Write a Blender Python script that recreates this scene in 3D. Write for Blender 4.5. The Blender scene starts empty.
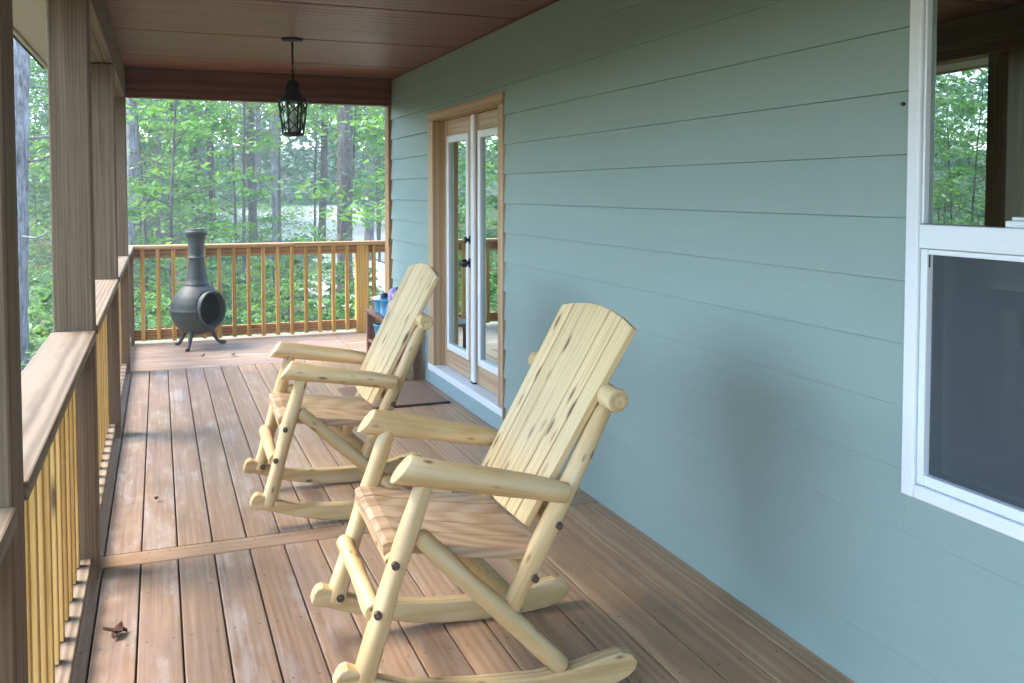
import bpy, math, random
import numpy as np
from mathutils import Vector, Matrix
R = math.radians
rng = np.random.default_rng(11); random.seed(11)
S = bpy.context.scene
COL = S.collection

# ------------------------------------------------------------------ object helpers
class MB:
    """collects boxes, logs, lathes and leaves into one mesh with grain attributes"""
    def __init__(s): s.v=[]; s.f=[]; s.g=[]; s.r=[]; s.w=[]; s.sm=[]
    def _add(s, vs, fs, gs, r=None, w=0.0, smooth=False):
        b=len(s.v); r=random.random() if r is None else r
        s.v+= [tuple(p) for p in vs]; s.f+=[tuple(b+i for i in f) for f in fs]; s.g+=[tuple(q) for q in gs]
        s.r+=[r]*len(vs); s.w+=[w]*len(vs); s.sm+=[smooth]*len(fs)
    def box(s, x0,x1,y0,y1,z0,z1, axis=1, r=None, w=0.0):
        return s.obox(((x0+x1)/2,(y0+y1)/2,(z0+z1)/2),(1,0,0),(0,1,0),(0,0,1),(x1-x0)/2,(y1-y0)/2,(z1-z0)/2,axis,r,w)
    def obox(s, c, ax,ay,az, hx,hy,hz, axis=1, r=None, w=0.0, taper=None):
        c,ax,ay,az=[Vector(q) for q in (c,ax,ay,az)]
        vs=[];gs=[]; off=(random.uniform(0,40),random.uniform(-.13,.13),random.uniform(-.13,.13))
        for i in (-1,1):
            for j in (-1,1):
                for k in (-1,1):
                    vs.append(c+ax*hx*i+ay*hy*j+az*hz*k)
                    l=[hx*i,hy*j,hz*k]; o=[l[axis]]+[l[q] for q in range(3) if q!=axis]
                    gs.append([o[q]+off[q] for q in range(3)])
        fs=[(0,1,3,2),(4,6,7,5),(0,4,5,1),(2,3,7,6),(0,2,6,4),(1,5,7,3)]
        s._add(vs,fs,gs,r,w)
    def bar(s, p0,p1, wd,th, up=(0,0,1), **k):
        p0,p1=Vector(p0),Vector(p1); d=(p1-p0); L=d.length; d.normalize(); u=Vector(up)
        a=d.cross(u).normalized(); b=a.cross(d).normalized()
        s.obox((p0+p1)/2,a,d,b,wd/2,L/2,th/2,1,**k)
    def log(s, pts, rad, n=14, jit=.03, cap=True, squash=1.0, r=None, dome=0.0, knot=0):
        pts=[Vector(p) for p in pts]; off=(random.uniform(0,40),random.uniform(-.015,.015),random.uniform(-.015,.015))
        # resample
        P=[];RR=[]
        m=len(pts)
        for i in range(m-1):
            q=max(2,int((pts[i+1]-pts[i]).length/.05)+1) if cap!='fast' else 2
            for t in range(q):
                P.append(pts[i].lerp(pts[i+1],t/q)); RR.append(rad[i]+(rad[i+1]-rad[i])*t/q)
        P.append(pts[-1]); RR.append(rad[-1])
        if dome:
            d0=(P[0]-P[1]).normalized(); d1=(P[-1]-P[-2]).normalized(); r0,r1=RR[0],RR[-1]
            P=[P[0]+d0*dome*r0*.9,P[0]+d0*dome*r0*.55]+P+[P[-1]+d1*dome*r1*.55,P[-1]+d1*dome*r1*.9]
            RR=[r0*.45,r0*.82]+RR+[r1*.82,r1*.45]
        vs=[];gs=[];fs=[];L=0; ref=Vector((0,1,0)) if abs((P[-1]-P[0]).normalized().y)<.8 else Vector((0,0,1))
        ph=[random.uniform(0,6.28) for _ in range(4)]
        for i,p in enumerate(P):
            d=(P[min(i+1,len(P)-1)]-P[max(i-1,0)]).normalized()
            if i: L+=(p-P[i-1]).length
            a=d.cross(ref).normalized(); b=d.cross(a).normalized()
            for k in range(n):
                t=2*math.pi*k/n
                q=RR[i]*(1+jit*(math.sin(2*t+ph[0]+L*9)+.7*math.sin(3*t+ph[1]-L*14)+.8*math.sin(L*22+ph[2])+.6*math.sin(L*41+t+ph[3])))
                vs.append(p+a*math.cos(t)*q+b*math.sin(t)*q*squash); gs.append((L+off[0],math.cos(t)*q+off[1],math.sin(t)*q+off[2]))
        for i in range(len(P)-1):
            for k in range(n):
                fs.append((i*n+k,i*n+(k+1)%n,(i+1)*n+(k+1)%n,(i+1)*n+k))
        s._add(vs,fs,gs,r,0,True)
        if cap:
            b=len(s.v)-len(vs); e=b+(len(P)-1)*n
            s.f.append(tuple(b+k for k in range(n-1,-1,-1))); s.f.append(tuple(e+k for k in range(n))); s.sm+=[False,False]
        return s
    def prism(s, outline, y0,y1, sub=1, axis3=None, r=None, smooth=False):
        """outline in (x,z) extruded along y"""
        n=len(outline); off=(random.uniform(0,40),random.uniform(-.03,.03),random.uniform(-.03,.03))
        vs=[];gs=[]
        for y in (y0,y1):
            for x,z in outline: vs.append((x,y,z)); gs.append((x+off[0],y+off[1],z+off[2]))
        fs=[(i,(i+1)%n,n+(i+1)%n,n+i) for i in range(n)]
        s._add(vs,fs,gs,r,0,smooth); b=len(s.v)-2*n
        # caps as quad strips: outline is top list then reversed bottom list of the same length
        h=n//2
        for i in range(h-1):
            q=(i,i+1,n-2-i,n-1-i)
            s.f.append(tuple(b+k for k in reversed(q))); s.f.append(tuple(b+n+k for k in q)); s.sm+=[False,False]
    def lathe(s, prof, c=(0,0), n=28, r=None, smooth=True, a0=0.0):
        vs=[];gs=[];fs=[]
        for (rr,z) in prof:
            for k in range(n):
                t=2*math.pi*k/n+a0; vs.append((c[0]+rr*math.cos(t),c[1]+rr*math.sin(t),z)); gs.append((z,rr*math.cos(t),rr*math.sin(t)))
        for i in range(len(prof)-1):
            for k in range(n): fs.append((i*n+k,i*n+(k+1)%n,(i+1)*n+(k+1)%n,(i+1)*n+k))
        s._add(vs,fs,gs,r,0,smooth)
    def raw(s, vs, fs, r=None, w=0.0, smooth=False):
        s._add(vs,fs,vs,r,w,smooth)
    def build(s, name, mat, parent=None, bev=0.0, seg=2):
        me=bpy.data.meshes.new(name); me.from_pydata(s.v,[],s.f)
        a=me.attributes.new('g','FLOAT_VECTOR','POINT'); a.data.foreach_set('vector',np.array(s.g,np.float32).ravel())
        a=me.attributes.new('r','FLOAT','POINT'); a.data.foreach_set('value',np.array(s.r,np.float32))
        a=me.attributes.new('w','FLOAT','POINT'); a.data.foreach_set('value',np.array(s.w,np.float32))
        me.polygons.foreach_set('use_smooth',np.array(s.sm,bool)); me.materials.append(mat); me.update()
        o=bpy.data.objects.new(name,me); COL.objects.link(o)
        if parent: o.parent=parent
        if mat is M.get('log') and not bev: bev=.005
        if bev:
            m=o.modifiers.new('edge','BEVEL'); m.width=bev; m.segments=seg; m.limit_method='ANGLE'; m.angle_limit=R(40)
        return o

def tag(o, label=None, cat=None, group=None, kind=None):
    if label: o['label']=label
    if cat: o['category']=cat
    if group: o['group']=group
    if kind: o['kind']=kind
    return o
def empty(name, loc=(0,0,0), rot=(0,0,0), label=None, cat=None, group=None):
    o=bpy.data.objects.new(name,None); COL.objects.link(o); o.location=loc; o.rotation_euler=rot; o.empty_display_size=.1
    return tag(o,label,cat,group)
def copy_tree(o, parent=None):
    c=o.copy(); COL.objects.link(c)
    if parent: c.parent=parent
    for ch in list(o.children): copy_tree(ch,c)
    return c

# ------------------------------------------------------------------ materials
class NT:
    def __init__(s,name):
        s.m=bpy.data.materials.new(name); s.m.use_nodes=True; s.t=s.m.node_tree; s.t.nodes.clear()
        s.out=s.n('ShaderNodeOutputMaterial')
    def n(s,t,**k):
        o=s.t.nodes.new(t)
        for a,v in k.items(): setattr(o,a,v)
        return o
    def l(s,a,b): s.t.links.new(a,b)
    def set(s,sock,v):
        if isinstance(v,bpy.types.NodeSocket): s.l(v,sock)
        elif v is not None:
            if sock.type=='RGBA' and len(v)==3: v=(*v,1)
            sock.default_value=v
    def attr(s,n): return s.n('ShaderNodeAttribute',attribute_name=n)
    def math(s,op,a,b=None,c=None,clamp=False):
        o=s.n('ShaderNodeMath',operation=op,use_clamp=clamp)
        for i,v in enumerate((a,b,c)):
            if v is not None: s.set(o.inputs[i],v)
        return o.outputs[0]
    def vmul(s,v,sc):
        o=s.n('ShaderNodeMapping'); s.l(v,o.inputs[0]); o.inputs['Scale'].default_value=sc; return o.outputs[0]
    def noise(s,v,scale=1,detail=3,rough=.55,dist=0):
        o=s.n('ShaderNodeTexNoise'); s.l(v,o.inputs['Vector']); o.inputs['Scale'].default_value=scale; o.inputs['Detail'].default_value=detail
        o.inputs['Roughness'].default_value=rough; o.inputs['Distortion'].default_value=dist; return o.outputs[0]
    def mix(s,f,a,b,blend='MIX'):
        o=s.n('ShaderNodeMix',data_type='RGBA',blend_type=blend); s.set(o.inputs[0],f); s.set(o.inputs[6],a); s.set(o.inputs[7],b); return o.outputs[2]
    def ramp(s,f,stops):
        o=s.n('ShaderNodeValToRGB'); s.l(f,o.inputs[0]); e=o.color_ramp.elements
        while len(e)<len(stops): e.new(.5)
        for q,(p,c) in zip(e,stops):
            q.position=p; q.color=(*c,1) if not isinstance(c,(int,float)) else (c,c,c,1)
        return o.outputs[0]
    def mr(s,f,a,b,c,d):
        o=s.n('ShaderNodeMapRange'); s.l(f,o.inputs[0])
        for i,v in enumerate((a,b,c,d)): o.inputs[i+1].default_value=v
        return o.outputs[0]
    def bsdf(s,col,rough=.5,spec=.5,metal=0,bump=None,bs=.3,bd=.002,**k):
        o=s.n('ShaderNodeBsdfPrincipled'); s.set(o.inputs['Base Color'],col); s.set(o.inputs['Roughness'],rough); s.set(o.inputs['Specular IOR Level'],spec); s.set(o.inputs['Metallic'],metal)
        if bump is not None:
            b=s.n('ShaderNodeBump'); b.inputs['Strength'].default_value=bs; b.inputs['Distance'].default_value=bd; s.l(bump,b.inputs['Height']); s.l(b.outputs[0],o.inputs['Normal'])
        s.l(o.outputs[0],s.out.inputs[0]); return o

def wood(name, dark, mid, light, ring=16, knots=.5, knotcol=(.12,.06,.03), rough=.6, spec=.3, var=.18, weather=None, bs=.35, grain=(2.2,55,55), hue=None, screws=False, knotr=(.06,.19), knotscale=(3,8,8), ringmix=.5):
    t=NT(name); g=t.attr('g').outputs['Vector']; r=t.attr('r').outputs['Fac']
    wob=t.noise(t.vmul(g,(.9,5,5)),1,3)
    wv=t.n('ShaderNodeTexWave',wave_type='RINGS',rings_direction='X',wave_profile='SIN'); t.l(t.vmul(g,(.22,1,1)),wv.inputs[0])
    wv.inputs['Scale'].default_value=ring; wv.inputs['Distortion'].default_value=2.2; wv.inputs['Detail'].default_value=2; wv.inputs['Detail Scale'].default_value=1.2
    fine=t.noise(t.vmul(g,grain),1,4,.6)
    f=t.math('ADD',t.math('MULTIPLY',wv.outputs['Fac'],ringmix),t.math('MULTIPLY',fine,1.15-ringmix))
    f=t.math('ADD',f,t.math('MULTIPLY',t.math('SUBTRACT',wob,.5),.5))
    col=t.ramp(f,[(.18,dark),(.5,mid),(.85,light)])
    if hue: col=t.mix(t.ramp(t.noise(t.vmul(g,(1.3,6,6)),1,2),[(.42,0),(.66,1)]),col,t.mix(.6,col,hue))
    # knots
    vo=t.n('ShaderNodeTexVoronoi'); t.l(t.vmul(g,knotscale),vo.inputs['Vector']); vo.inputs['Scale'].default_value=1
    sep=t.n('ShaderNodeSeparateColor'); t.l(vo.outputs['Color'],sep.inputs[0])
    on=t.math('LESS_THAN',sep.outputs[0],knots)
    kf=t.math('MULTIPLY',t.mr(vo.outputs['Distance'],*knotr,.95,0),on)
    col=t.mix(kf,col,knotcol)
    if weather:
        w=t.attr('w').outputs['Fac']; pat=t.noise(t.vmul(g,(.8,6,6)),1,5,.62)
        pw=t.math('MULTIPLY',t.ramp(pat,[(.3,.45),(.62,1.0)]),w,clamp=True)
        gr=t.mix(t.ramp(fine,[(.35,0),(.65,1)]),weather[0],weather[1])
        col=t.mix(pw,col,gr)
        blot=t.noise(t.vmul(g,(2.2,9,9)),1,4,.65)
        col=t.mix(t.math('MULTIPLY',t.ramp(blot,[(.52,0),(.66,1)]),t.math('MULTIPLY',t.math('MULTIPLY',w,.75),t.ramp(fine,[(.3,.35),(.62,1)]))),col,t.mix(.75,col,weather[2]))
        dk=t.noise(t.vmul(g,(1.6,4,4)),1,3,.6); col=t.mix(t.math('MULTIPLY',t.ramp(dk,[(.56,0),(.74,1)]),.42),col,(.13,.085,.055))
    if screws:
        sp=t.n('ShaderNodeSeparateXYZ'); t.l(t.n('ShaderNodeNewGeometry').outputs['Position'],sp.inputs[0])
        fx=t.math('FRACT',t.math('DIVIDE',t.math('ADD',sp.outputs[0],.2305+14.2),.142)); fx=t.math('SUBTRACT',t.math('ABSOLUTE',t.math('SUBTRACT',fx,.5)),.29); fx=t.math('MULTIPLY',fx,.142)
        fy=t.math('FRACT',t.math('DIVIDE',t.math('ADD',sp.outputs[1],40.0),.406)); fy=t.math('MULTIPLY',t.math('SUBTRACT',fy,.5),.406)
        d2=t.math('ADD',t.math('MULTIPLY',fx,fx),t.math('MULTIPLY',fy,fy)); hole=t.math('MULTIPLY',t.math('LESS_THAN',d2,.0048**2),t.math('LESS_THAN',sp.outputs[1],8.2))
        col=t.mix(t.math('MULTIPLY',hole,.75),col,(.05,.04,.035))
    br=t.math('ADD',t.math('MULTIPLY',r,2*var),1-var)
    vm=t.n('ShaderNodeVectorMath',operation='SCALE'); t.l(col,vm.inputs[0]); t.l(br,vm.inputs['Scale'])
    rg=t.math('ADD',t.math('MULTIPLY',wob,.25),rough-.12)
    t.bsdf(vm.outputs[0],rg,spec,0,t.math('ADD',fine,t.math('MULTIPLY',wv.outputs['Fac'],.35)),bs,.0015)
    return t.m

def plain(name,col,rough=.5,spec=.5,metal=0,noise=.12,scale=30,bs=.15):
    t=NT(name); tc=t.n('ShaderNodeTexCoord').outputs['Object']; nz=t.noise(tc,scale,4)
    c=t.mix(nz,tuple(q*(1-noise) for q in col),tuple(min(1,q*(1+noise)) for q in col))
    t.bsdf(c,t.math('ADD',t.math('MULTIPLY',nz,.16),rough-.08),spec,metal,nz,bs,.001); return t.m

M={}
M['deck']=wood('deck_boards',(.27,.145,.066),(.37,.21,.10),(.46,.285,.148),ring=13,knots=.25,knotcol=(.11,.055,.03),rough=.40,spec=.5,var=.11,screws=True,
   weather=((.215,.142,.105),(.30,.212,.168),(.50,.44,.40)),knotscale=(1.3,7,7),ringmix=.36,grain=(2,75,75))
M['deck_pale']=M['deck']
M['post']=wood('weathered_post',(.06,.037,.019),(.135,.085,.044),(.215,.142,.08),ring=26,knots=.25,knotcol=(.05,.028,.018),rough=.65,spec=.25,var=.1,bs=.4,knotscale=(2,6,6),ringmix=.16,grain=(1.3,60,60))
M['cap']=wood('rail_cap_wood',(.115,.083,.052),(.175,.128,.083),(.24,.18,.122),ring=16,knots=.25,rough=.6,spec=.3,var=.1)
M['baluster']=wood('golden_pine',(.36,.175,.038),(.53,.285,.068),(.63,.38,.115),ring=14,knots=.4,knotcol=(.10,.05,.03),rough=.55,spec=.3,var=.14,knotscale=(2.4,14,14))
M['farrail']=wood('orange_pine',(.25,.125,.05),(.38,.205,.085),(.48,.28,.125),ring=13,knots=.4,knotcol=(.09,.04,.02),rough=.55,spec=.3,var=.12)
M['ceil']=wood('stained_plywood',(.095,.032,.019),(.158,.057,.034),(.225,.093,.058),ring=3.5,knots=.25,knotcol=(.055,.025,.02),rough=.42,spec=.4,var=.06,grain=(1.2,16,16),knotscale=(.9,4,4),ringmix=.4)
M['beam']=wood('stained_beam',(.075,.026,.015),(.115,.042,.024),(.16,.062,.035),ring=6,knots=.5,knotcol=(.03,.012,.01),rough=.5,spec=.3,var=.06,knotscale=(2.2,7,7))
M['log']=wood('peeled_log',(.42,.255,.105),(.61,.43,.20),(.73,.565,.325),ring=14,knots=.5,knotcol=(.16,.075,.03),rough=.5,spec=.3,var=.1,bs=.3,hue=(.44,.26,.09),knotscale=(9,26,26),knotr=(.08,.22),grain=(2.2,42,42),ringmix=.3)
M['slat']=wood('pale_slat',(.38,.215,.08),(.60,.41,.18),(.72,.54,.285),ring=20,knots=.6,knotcol=(.17,.075,.03),rough=.5,spec=.3,var=.06,bs=.25,knotscale=(7,20,20),knotr=(.12,.30),ringmix=.22,grain=(1.8,60,60))
M['seat']=wood('seat_plank',(.32,.19,.095),(.42,.265,.14),(.50,.34,.20),ring=13,knots=.2,knotcol=(.2,.1,.05),rough=.42,spec=.4,var=.07,bs=.2)
M['doorwood']=wood('door_wood',(.34,.205,.105),(.44,.285,.155),(.50,.34,.195),ring=8,knots=.0,rough=.4,spec=.4,var=.04,bs=.15)
M['trim']=wood('door_casing_wood',(.33,.2,.10),(.44,.28,.15),(.5,.34,.2),ring=8,knots=.1,rough=.5,spec=.3,var=.05)
M['bench']=wood('dark_bench_wood',(.12,.05,.03),(.19,.085,.048),(.25,.12,.075),ring=9,knots=.2,rough=.5,spec=.35,var=.08)
M['white']=plain('white_vinyl',(.72,.74,.74),.35,.5,noise=.03,bs=.03)
M['soffit']=plain('beige_soffit',(.42,.38,.32),.6,.3,noise=.06,scale=9)
M['iron']=plain('cast_iron',(.047,.053,.047),.58,.45,.25,noise=.35,scale=22,bs=.4)
M['soot_black']=plain('soot_black',(.012,.012,.012),.8,.2,noise=.3)
M['black']=plain('black_metal',(.016,.018,.018),.42,.5,.4,noise=.2)
M['bolt']=plain('dark_bolt',(.11,.085,.06),.4,.5,.7,noise=.3)
M['blind']=plain('brown_blind',(.13,.12,.075),.7,.2,noise=.2)
M['room']=plain('dim_room',(.10,.095,.09),.8,.2)
M['kick']=plain('painted_kick_board',(.26,.345,.335),.5,.4,noise=.05)
M['mat']=plain('brown_doormat',(.25,.16,.105),.95,.1,noise=.35,scale=160,bs=.8)
M['matedge']=plain('doormat_edge',(.045,.03,.025),.8,.2)
M['blue']=plain('turquoise_plastic',(.05,.32,.50),.35,.5,noise=.05)
M['navy']=plain('navy_plastic',(.012,.02,.06),.35,.5,noise=.05)
M['paleplastic']=plain('milky_plastic',(.62,.70,.74),.4,.5,noise=.05)
M['lilac']=plain('lilac_cloth',(.42,.33,.52),.85,.2,noise=.25,scale=40)
M['peach']=plain('peach_rubber',(.72,.42,.34),.5,.4,noise=.08)
M['tag']=plain('clear_candle',(.7,.68,.6),.4,.5,noise=.05)
M['deadleaf']=plain('dead_leaf',(.075,.035,.025),.8,.2,noise=.4,scale=60)

def siding():
    t=NT('sage_lap_siding'); pos=t.n('ShaderNodeNewGeometry').outputs['Position']; g=t.attr('g').outputs['Vector']
    a=t.noise(t.vmul(pos,(1,.7,3)),1.2,4); b=t.noise(t.vmul(pos,(40,3,60)),1,4)
    c=t.mix(a,(.235,.31,.268),(.275,.35,.307)); c=t.mix(t.math('MULTIPLY',b,.12),c,(.20,.25,.235))
    t.bsdf(c,.5,.35,0,b,.4,.0015); return t.m
M['siding']=siding()
def glass(name,refl,tint,rough=0.0):
    t=NT(name); tr=t.n('ShaderNodeBsdfTransparent'); tr.inputs[0].default_value=(*tint,1)
    gl=t.n('ShaderNodeBsdfGlossy'); gl.inputs['Color'].default_value=(.80,.97,.86,1); gl.inputs['Roughness'].default_value=rough
    fr=t.n('ShaderNodeFresnel'); fr.inputs[0].default_value=1.5
    mx=t.n('ShaderNodeMixShader'); t.l(t.math('ADD',t.math('MULTIPLY',fr.outputs[0],1.2),refl,clamp=True),mx.inputs[0]); t.l(tr.outputs[0],mx.inputs[1]); t.l(gl.outputs[0],mx.inputs[2]); t.l(mx.outputs[0],t.out.inputs[0]); return t.m
M['glass']=glass('window_glass',.36,(.7,.75,.74)); M['doorglass']=glass('door_glass',.45,(.45,.5,.5)); M['lampglass']=glass('lantern_glass',.03,(.9,.92,.9))
def screen():
    t=NT('insect_screen'); tr=t.n('ShaderNodeBsdfTransparent'); d=t.n('ShaderNodeBsdfDiffuse'); d.inputs[0].default_value=(.095,.11,.115,1)
    mx=t.n('ShaderNodeMixShader'); mx.inputs[0].default_value=.52; t.l(tr.outputs[0],mx.inputs[1]); t.l(d.outputs[0],mx.inputs[2]); t.l(mx.outputs[0],t.out.inputs[0]); return t.m
M['screen']=screen()
def bark(name,c0,c1,c2):
    t=NT(name); tc=t.n('ShaderNodeTexCoord').outputs['Object']
    n=t.noise(t.vmul(tc,(26,26,4.5)),1,6,.7,.6); n2=t.noise(t.vmul(tc,(6,6,2.5)),1,3,.6)
    f=t.math('ADD',t.math('MULTIPLY',n,.75),t.math('MULTIPLY',n2,.3))
    col=t.ramp(f,[(.38,c0),(.52,c1),(.68,c2)]); t.bsdf(col,.85,.2,0,f,.9,.02); return t.m
M['bark']=bark('grey_bark',(.05,.045,.045),(.16,.145,.14),(.30,.285,.28))
M['barkdark']=bark('brown_bark',(.03,.025,.022),(.09,.075,.062),(.18,.155,.135))
def leafmat(name,stops,transl=.5):
    t=NT(name); r=t.attr('r').outputs['Fac']; oi=t.n('ShaderNodeObjectInfo').outputs['Random']
    f=t.math('ADD',t.math('MULTIPLY',r,.75),t.math('MULTIPLY',oi,.25)); c=t.ramp(f,stops)
    d=t.n('ShaderNodeBsdfPrincipled'); t.l(c,d.inputs['Base Color']); d.inputs['Roughness'].default_value=.45; d.inputs['Specular IOR Level'].default_value=.4
    tl=t.n('ShaderNodeBsdfTranslucent'); t.l(t.mix(1.0,c,(1.15,1.2,.6),'MULTIPLY'),tl.inputs[0])
    mx=t.n('ShaderNodeMixShader'); mx.inputs[0].default_value=transl; t.l(d.outputs[0],mx.inputs[1]); t.l(tl.outputs[0],mx.inputs[2]); t.l(mx.outputs[0],t.out.inputs[0]); return t.m
M['leaf']=leafmat('broad_leaf',[(.1,(.06,.14,.05)),(.45,(.11,.23,.065)),(.75,(.17,.29,.07)),(.95,(.29,.34,.06))])
M['leafcool']=leafmat('far_leaf',[(.1,(.05,.13,.07)),(.5,(.085,.20,.10)),(.95,(.16,.28,.10))])
M['pineleaf']=leafmat('pine_needle',[(.1,(.03,.07,.04)),(.5,(.05,.10,.05)),(.95,(.08,.14,.06))],.2)
def ground():
    t=NT('forest_floor'); p=t.n('ShaderNodeNewGeometry').outputs['Position']
    a=t.noise(p,.5,5,.6); b=t.noise(p,7,5,.65)
    c=t.ramp(b,[(.3,(.05,.035,.025)),(.5,(.11,.075,.05)),(.7,(.20,.14,.10))]); gr=t.ramp(b,[(.3,(.03,.06,.025)),(.7,(.09,.15,.055))])
    t.bsdf(t.mix(t.ramp(a,[(.42,0),(.6,1)]),c,gr),.9,.15,0,b,.8,.05); return t.m
def gravel():
    t=NT('pale_gravel'); p=t.n('ShaderNodeNewGeometry').outputs['Position']; a=t.noise(p,.35,5,.6); b=t.noise(p,14,4,.7)
    c=t.ramp(t.math('ADD',t.math('MULTIPLY',a,.6),t.math('MULTIPLY',b,.4)),[(.3,(.33,.31,.24)),(.6,(.48,.455,.36))]); t.bsdf(c,.9,.2,0,b,.5,.03); return t.m
M['ground']=ground(); M['gravel']=gravel()

# ------------------------------------------------------------------ measured layout (metres; x across, y along the porch)
XW=1.989; XP0,XP1=-.378,-.238; CZ=2.52; BZ=2.277; YE=8.16
POST_Y=[1.80,3.90,6.00+.09,8.19]

# ---- deck
mb=MB(); zt=0.0; th=.038; gap=.006
def gboard(x0,x1,y0,y1,axis,w):
    mb.box(x0,x1,y0,y1,zt-th,zt,axis,None,w)
def wz(x): return max(0,min(1,1.15-(max(0,x+.1))/1.3))
x0=-.2305; pitch=.142
for (ya,yb) in ((-3.0,3.94),(4.086,8.20)):
    mb.box(-.46,x0-gap/2,ya,yb,zt-th,zt,1,None,.9)
    k=0
    while x0+k*pitch<XW+.05:
        a=x0+k*pitch+gap/2; b=x0+(k+1)*pitch-gap/2; gboard(a,min(b,XW+.06),ya,yb,1,wz(a)); k+=1
def xboard(y0,y1,xa,xb,w):
    mb.box(xa,xb,y0,y1,zt-th,zt,0,None,w)
for a,b in ((3.946,4.080),):
    mb.box(-.46,.9,a,b,zt-th,zt,0,None,.62); mb.box(.905,XW+.06,a,b,zt-th,zt,0,None,.18)
y=8.206
while y<9.80:
    mb.box(-.46,1.7,y,y+.136,zt-th,zt,0,None,.97); mb.box(1.706,4.6,y,y+.136,zt-th,zt,0,None,.97); y+=.1415
deck=mb.build('deck_floor',M['deck'],None,.004,2); tag(deck,'brown wooden deck boards running along the porch','deck',kind='structure')
mb=MB(); mb.box(-.47,4.6,-3,9.83,-.28,-.042,1); mb.build('deck_framing',M['post']); tag(bpy.data.objects['deck_framing'],'dark joists under the deck boards','deck',kind='structure')

# ---- house: siding wall, ceiling, beams, door, window
house=empty('house',(XW,4,0),label='house with pale blue-green lap siding along the porch',cat='house')
def P(o):   # keep world coordinates for children of the house empty
    o.location=(-XW,-4,0); return o
DO=(5.25,6.92,-.02,2.12); WO=(1.02,2.0,.655,2.25)
def strips(ya,yb,za,zb):
    cuts=sorted({ya,yb,DO[0],DO[1],WO[0],WO[1]}); out=[]
    for a,b in zip(cuts,cuts[1:]):
        if b<=ya or a>=yb: continue
        segs=[(za,zb)]
        for (o0,o1,z0,z1) in (DO,WO):
            if a>=o0-1e-6 and b<=o1+1e-6:
                ns=[]
                for s0,s1 in segs:
                    if z0>s0: ns.append((s0,min(s1,z0)))
                    if z1<s1: ns.append((max(s0,z1),s1))
                segs=[q for q in ns if q[1]-q[0]>.004]
        out+=[(a,b,*q) for q in segs]
    # merge neighbours with same z
    res=[]
    for q in out:
        if res and abs(res[-1][1]-q[0])<1e-6 and res[-1][2:]==q[2:]: res[-1]=(res[-1][0],q[1],*q[2:])
        else: res.append(q)
    return res
mb=MB(); edges=[-.03]+[.174+.18*i for i in range(14)]
joints={}
for i,(za,zb) in enumerate(zip(edges,edges[1:])):
    zb=min(zb,CZ+.05)
    if zb<=za: continue
    pieces=[]
    for (a,b,s0,s1) in strips(-3,YE,za,zb):
        j=joints.get(i)
        if j and a+.3<j<b-.3: pieces+=[(a,j-.0005,s0,s1),(j+.0005,b,s0,s1)]
        else: pieces.append((a,b,s0,s1))
    for (a,b,s0,s1) in pieces:
        xb=lambda z: XW-.0145+.0135*(z-za)/(.18)
        vs=[];
        for yy in (a,b):
            vs+=[(xb(s0),yy,s0),(xb(s1),yy,s1),(XW+.004,yy,s1),(XW+.004,yy,s0)]
        mb.raw(vs,[(0,1,2,3),(7,6,5,4),(0,4,5,1),(1,5,6,2),(2,6,7,3),(3,7,4,0)])
P(mb.build('siding',M['siding'],house,.004,2))
mb=MB()
for (a,b,s0,s1) in strips(-3,YE,-.3,2.8): mb.box(XW+.006,XW+.13,a,b,s0,s1)
mb.box(XW+.14,9,YE-.13,YE,-.9,2.8); mb.box(XW+.0065,XW+.13,-3,YE,-.95,-.31)
P(mb.build('wall',M['room'],house))
mb=MB()   # end wall siding of the house facing the open deck
for i,(za,zb) in enumerate(zip(edges,edges[1:])):
    mb.raw([(XW-.0,YE+.011,za),(9,YE+.011,za),(9,YE+.002,min(zb,2.8)),(XW-.0,YE+.002,min(zb,2.8)),(XW,YE+.0015,za),(9,YE+.0015,za)],[(0,1,2,3),(0,4,5,1)])
P(mb.build('end_siding',M['siding'],house))
mb=MB()   # interior
mb.box(XW+.14,5.5,-3,YE-.14,-.06,0); mb.box(5.5,5.55,-3,YE-.14,0,2.6); mb.box(XW+.14,5.5,-3,YE-.14,2.62,2.7); mb.box(XW+.14,5.5,-3.05,-3,0,2.6); mb.box(XW+.14,5.5,3.4,3.5,0,2.6)
P(mb.build('room_shell',M['room'],house))
for (y,z) in [(2.035,1.757)]:
    nm=MB(); nm.log([(XW-.016,y,z),(XW-.0075,y,z)],[.0055,.0055],10,0); P(nm.build('nail',M['bolt'],house))
# ceiling sheets (plywood, grain across the porch)
mb=MB(); seams=[8.13,7.37,6.22,5.04,3.84,2.64,1.44,.24,-.96,-2.16,-3.2]
for b,a in zip(seams,seams[1:]):
    mb.box(-.62,XW+.06,a+.012,b-.012,CZ,CZ+.012,0)
P(mb.build('porch_ceiling',M['ceil'],house,.003,1))
mb=MB(); mb.box(-.9,XW+.3,-3.4,8.75,CZ+.03,CZ+.10); P(mb.build('roof_deck',M['soot_black'],house))  # backing coloured black so the gaps between ceiling sheets look dark
mb=MB(); mb.box(-.95,6,-3.5,8.8,CZ+.12,CZ+.3); P(mb.build('roof',M['soot_black'],house))
mb=MB(); mb.box(-.236,XW-.012,8.12,8.165,BZ,CZ-.002,0); mb.box(-.236,XW-.012,8.169,8.26,BZ+.003,CZ-.002,0); P(mb.build('cross_beam',M['beam'],house,.004))
mb=MB(); mb.box(-.282,-.240,-3,8.26,BZ,CZ-.002,1); mb.box(-.376,-.286,-3,8.26,BZ+.002,CZ-.004,1); P(mb.build('edge_beam',M['post'],house,.004))
mb=MB(); mb.box(-.62,-.379,-3.4,8.7,BZ+.004,BZ+.02,1); mb.box(-.64,-.622,-3.4,8.7,BZ-.01,CZ+.1,1); P(mb.build('eave_soffit',M['soffit'],house,.003))
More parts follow.
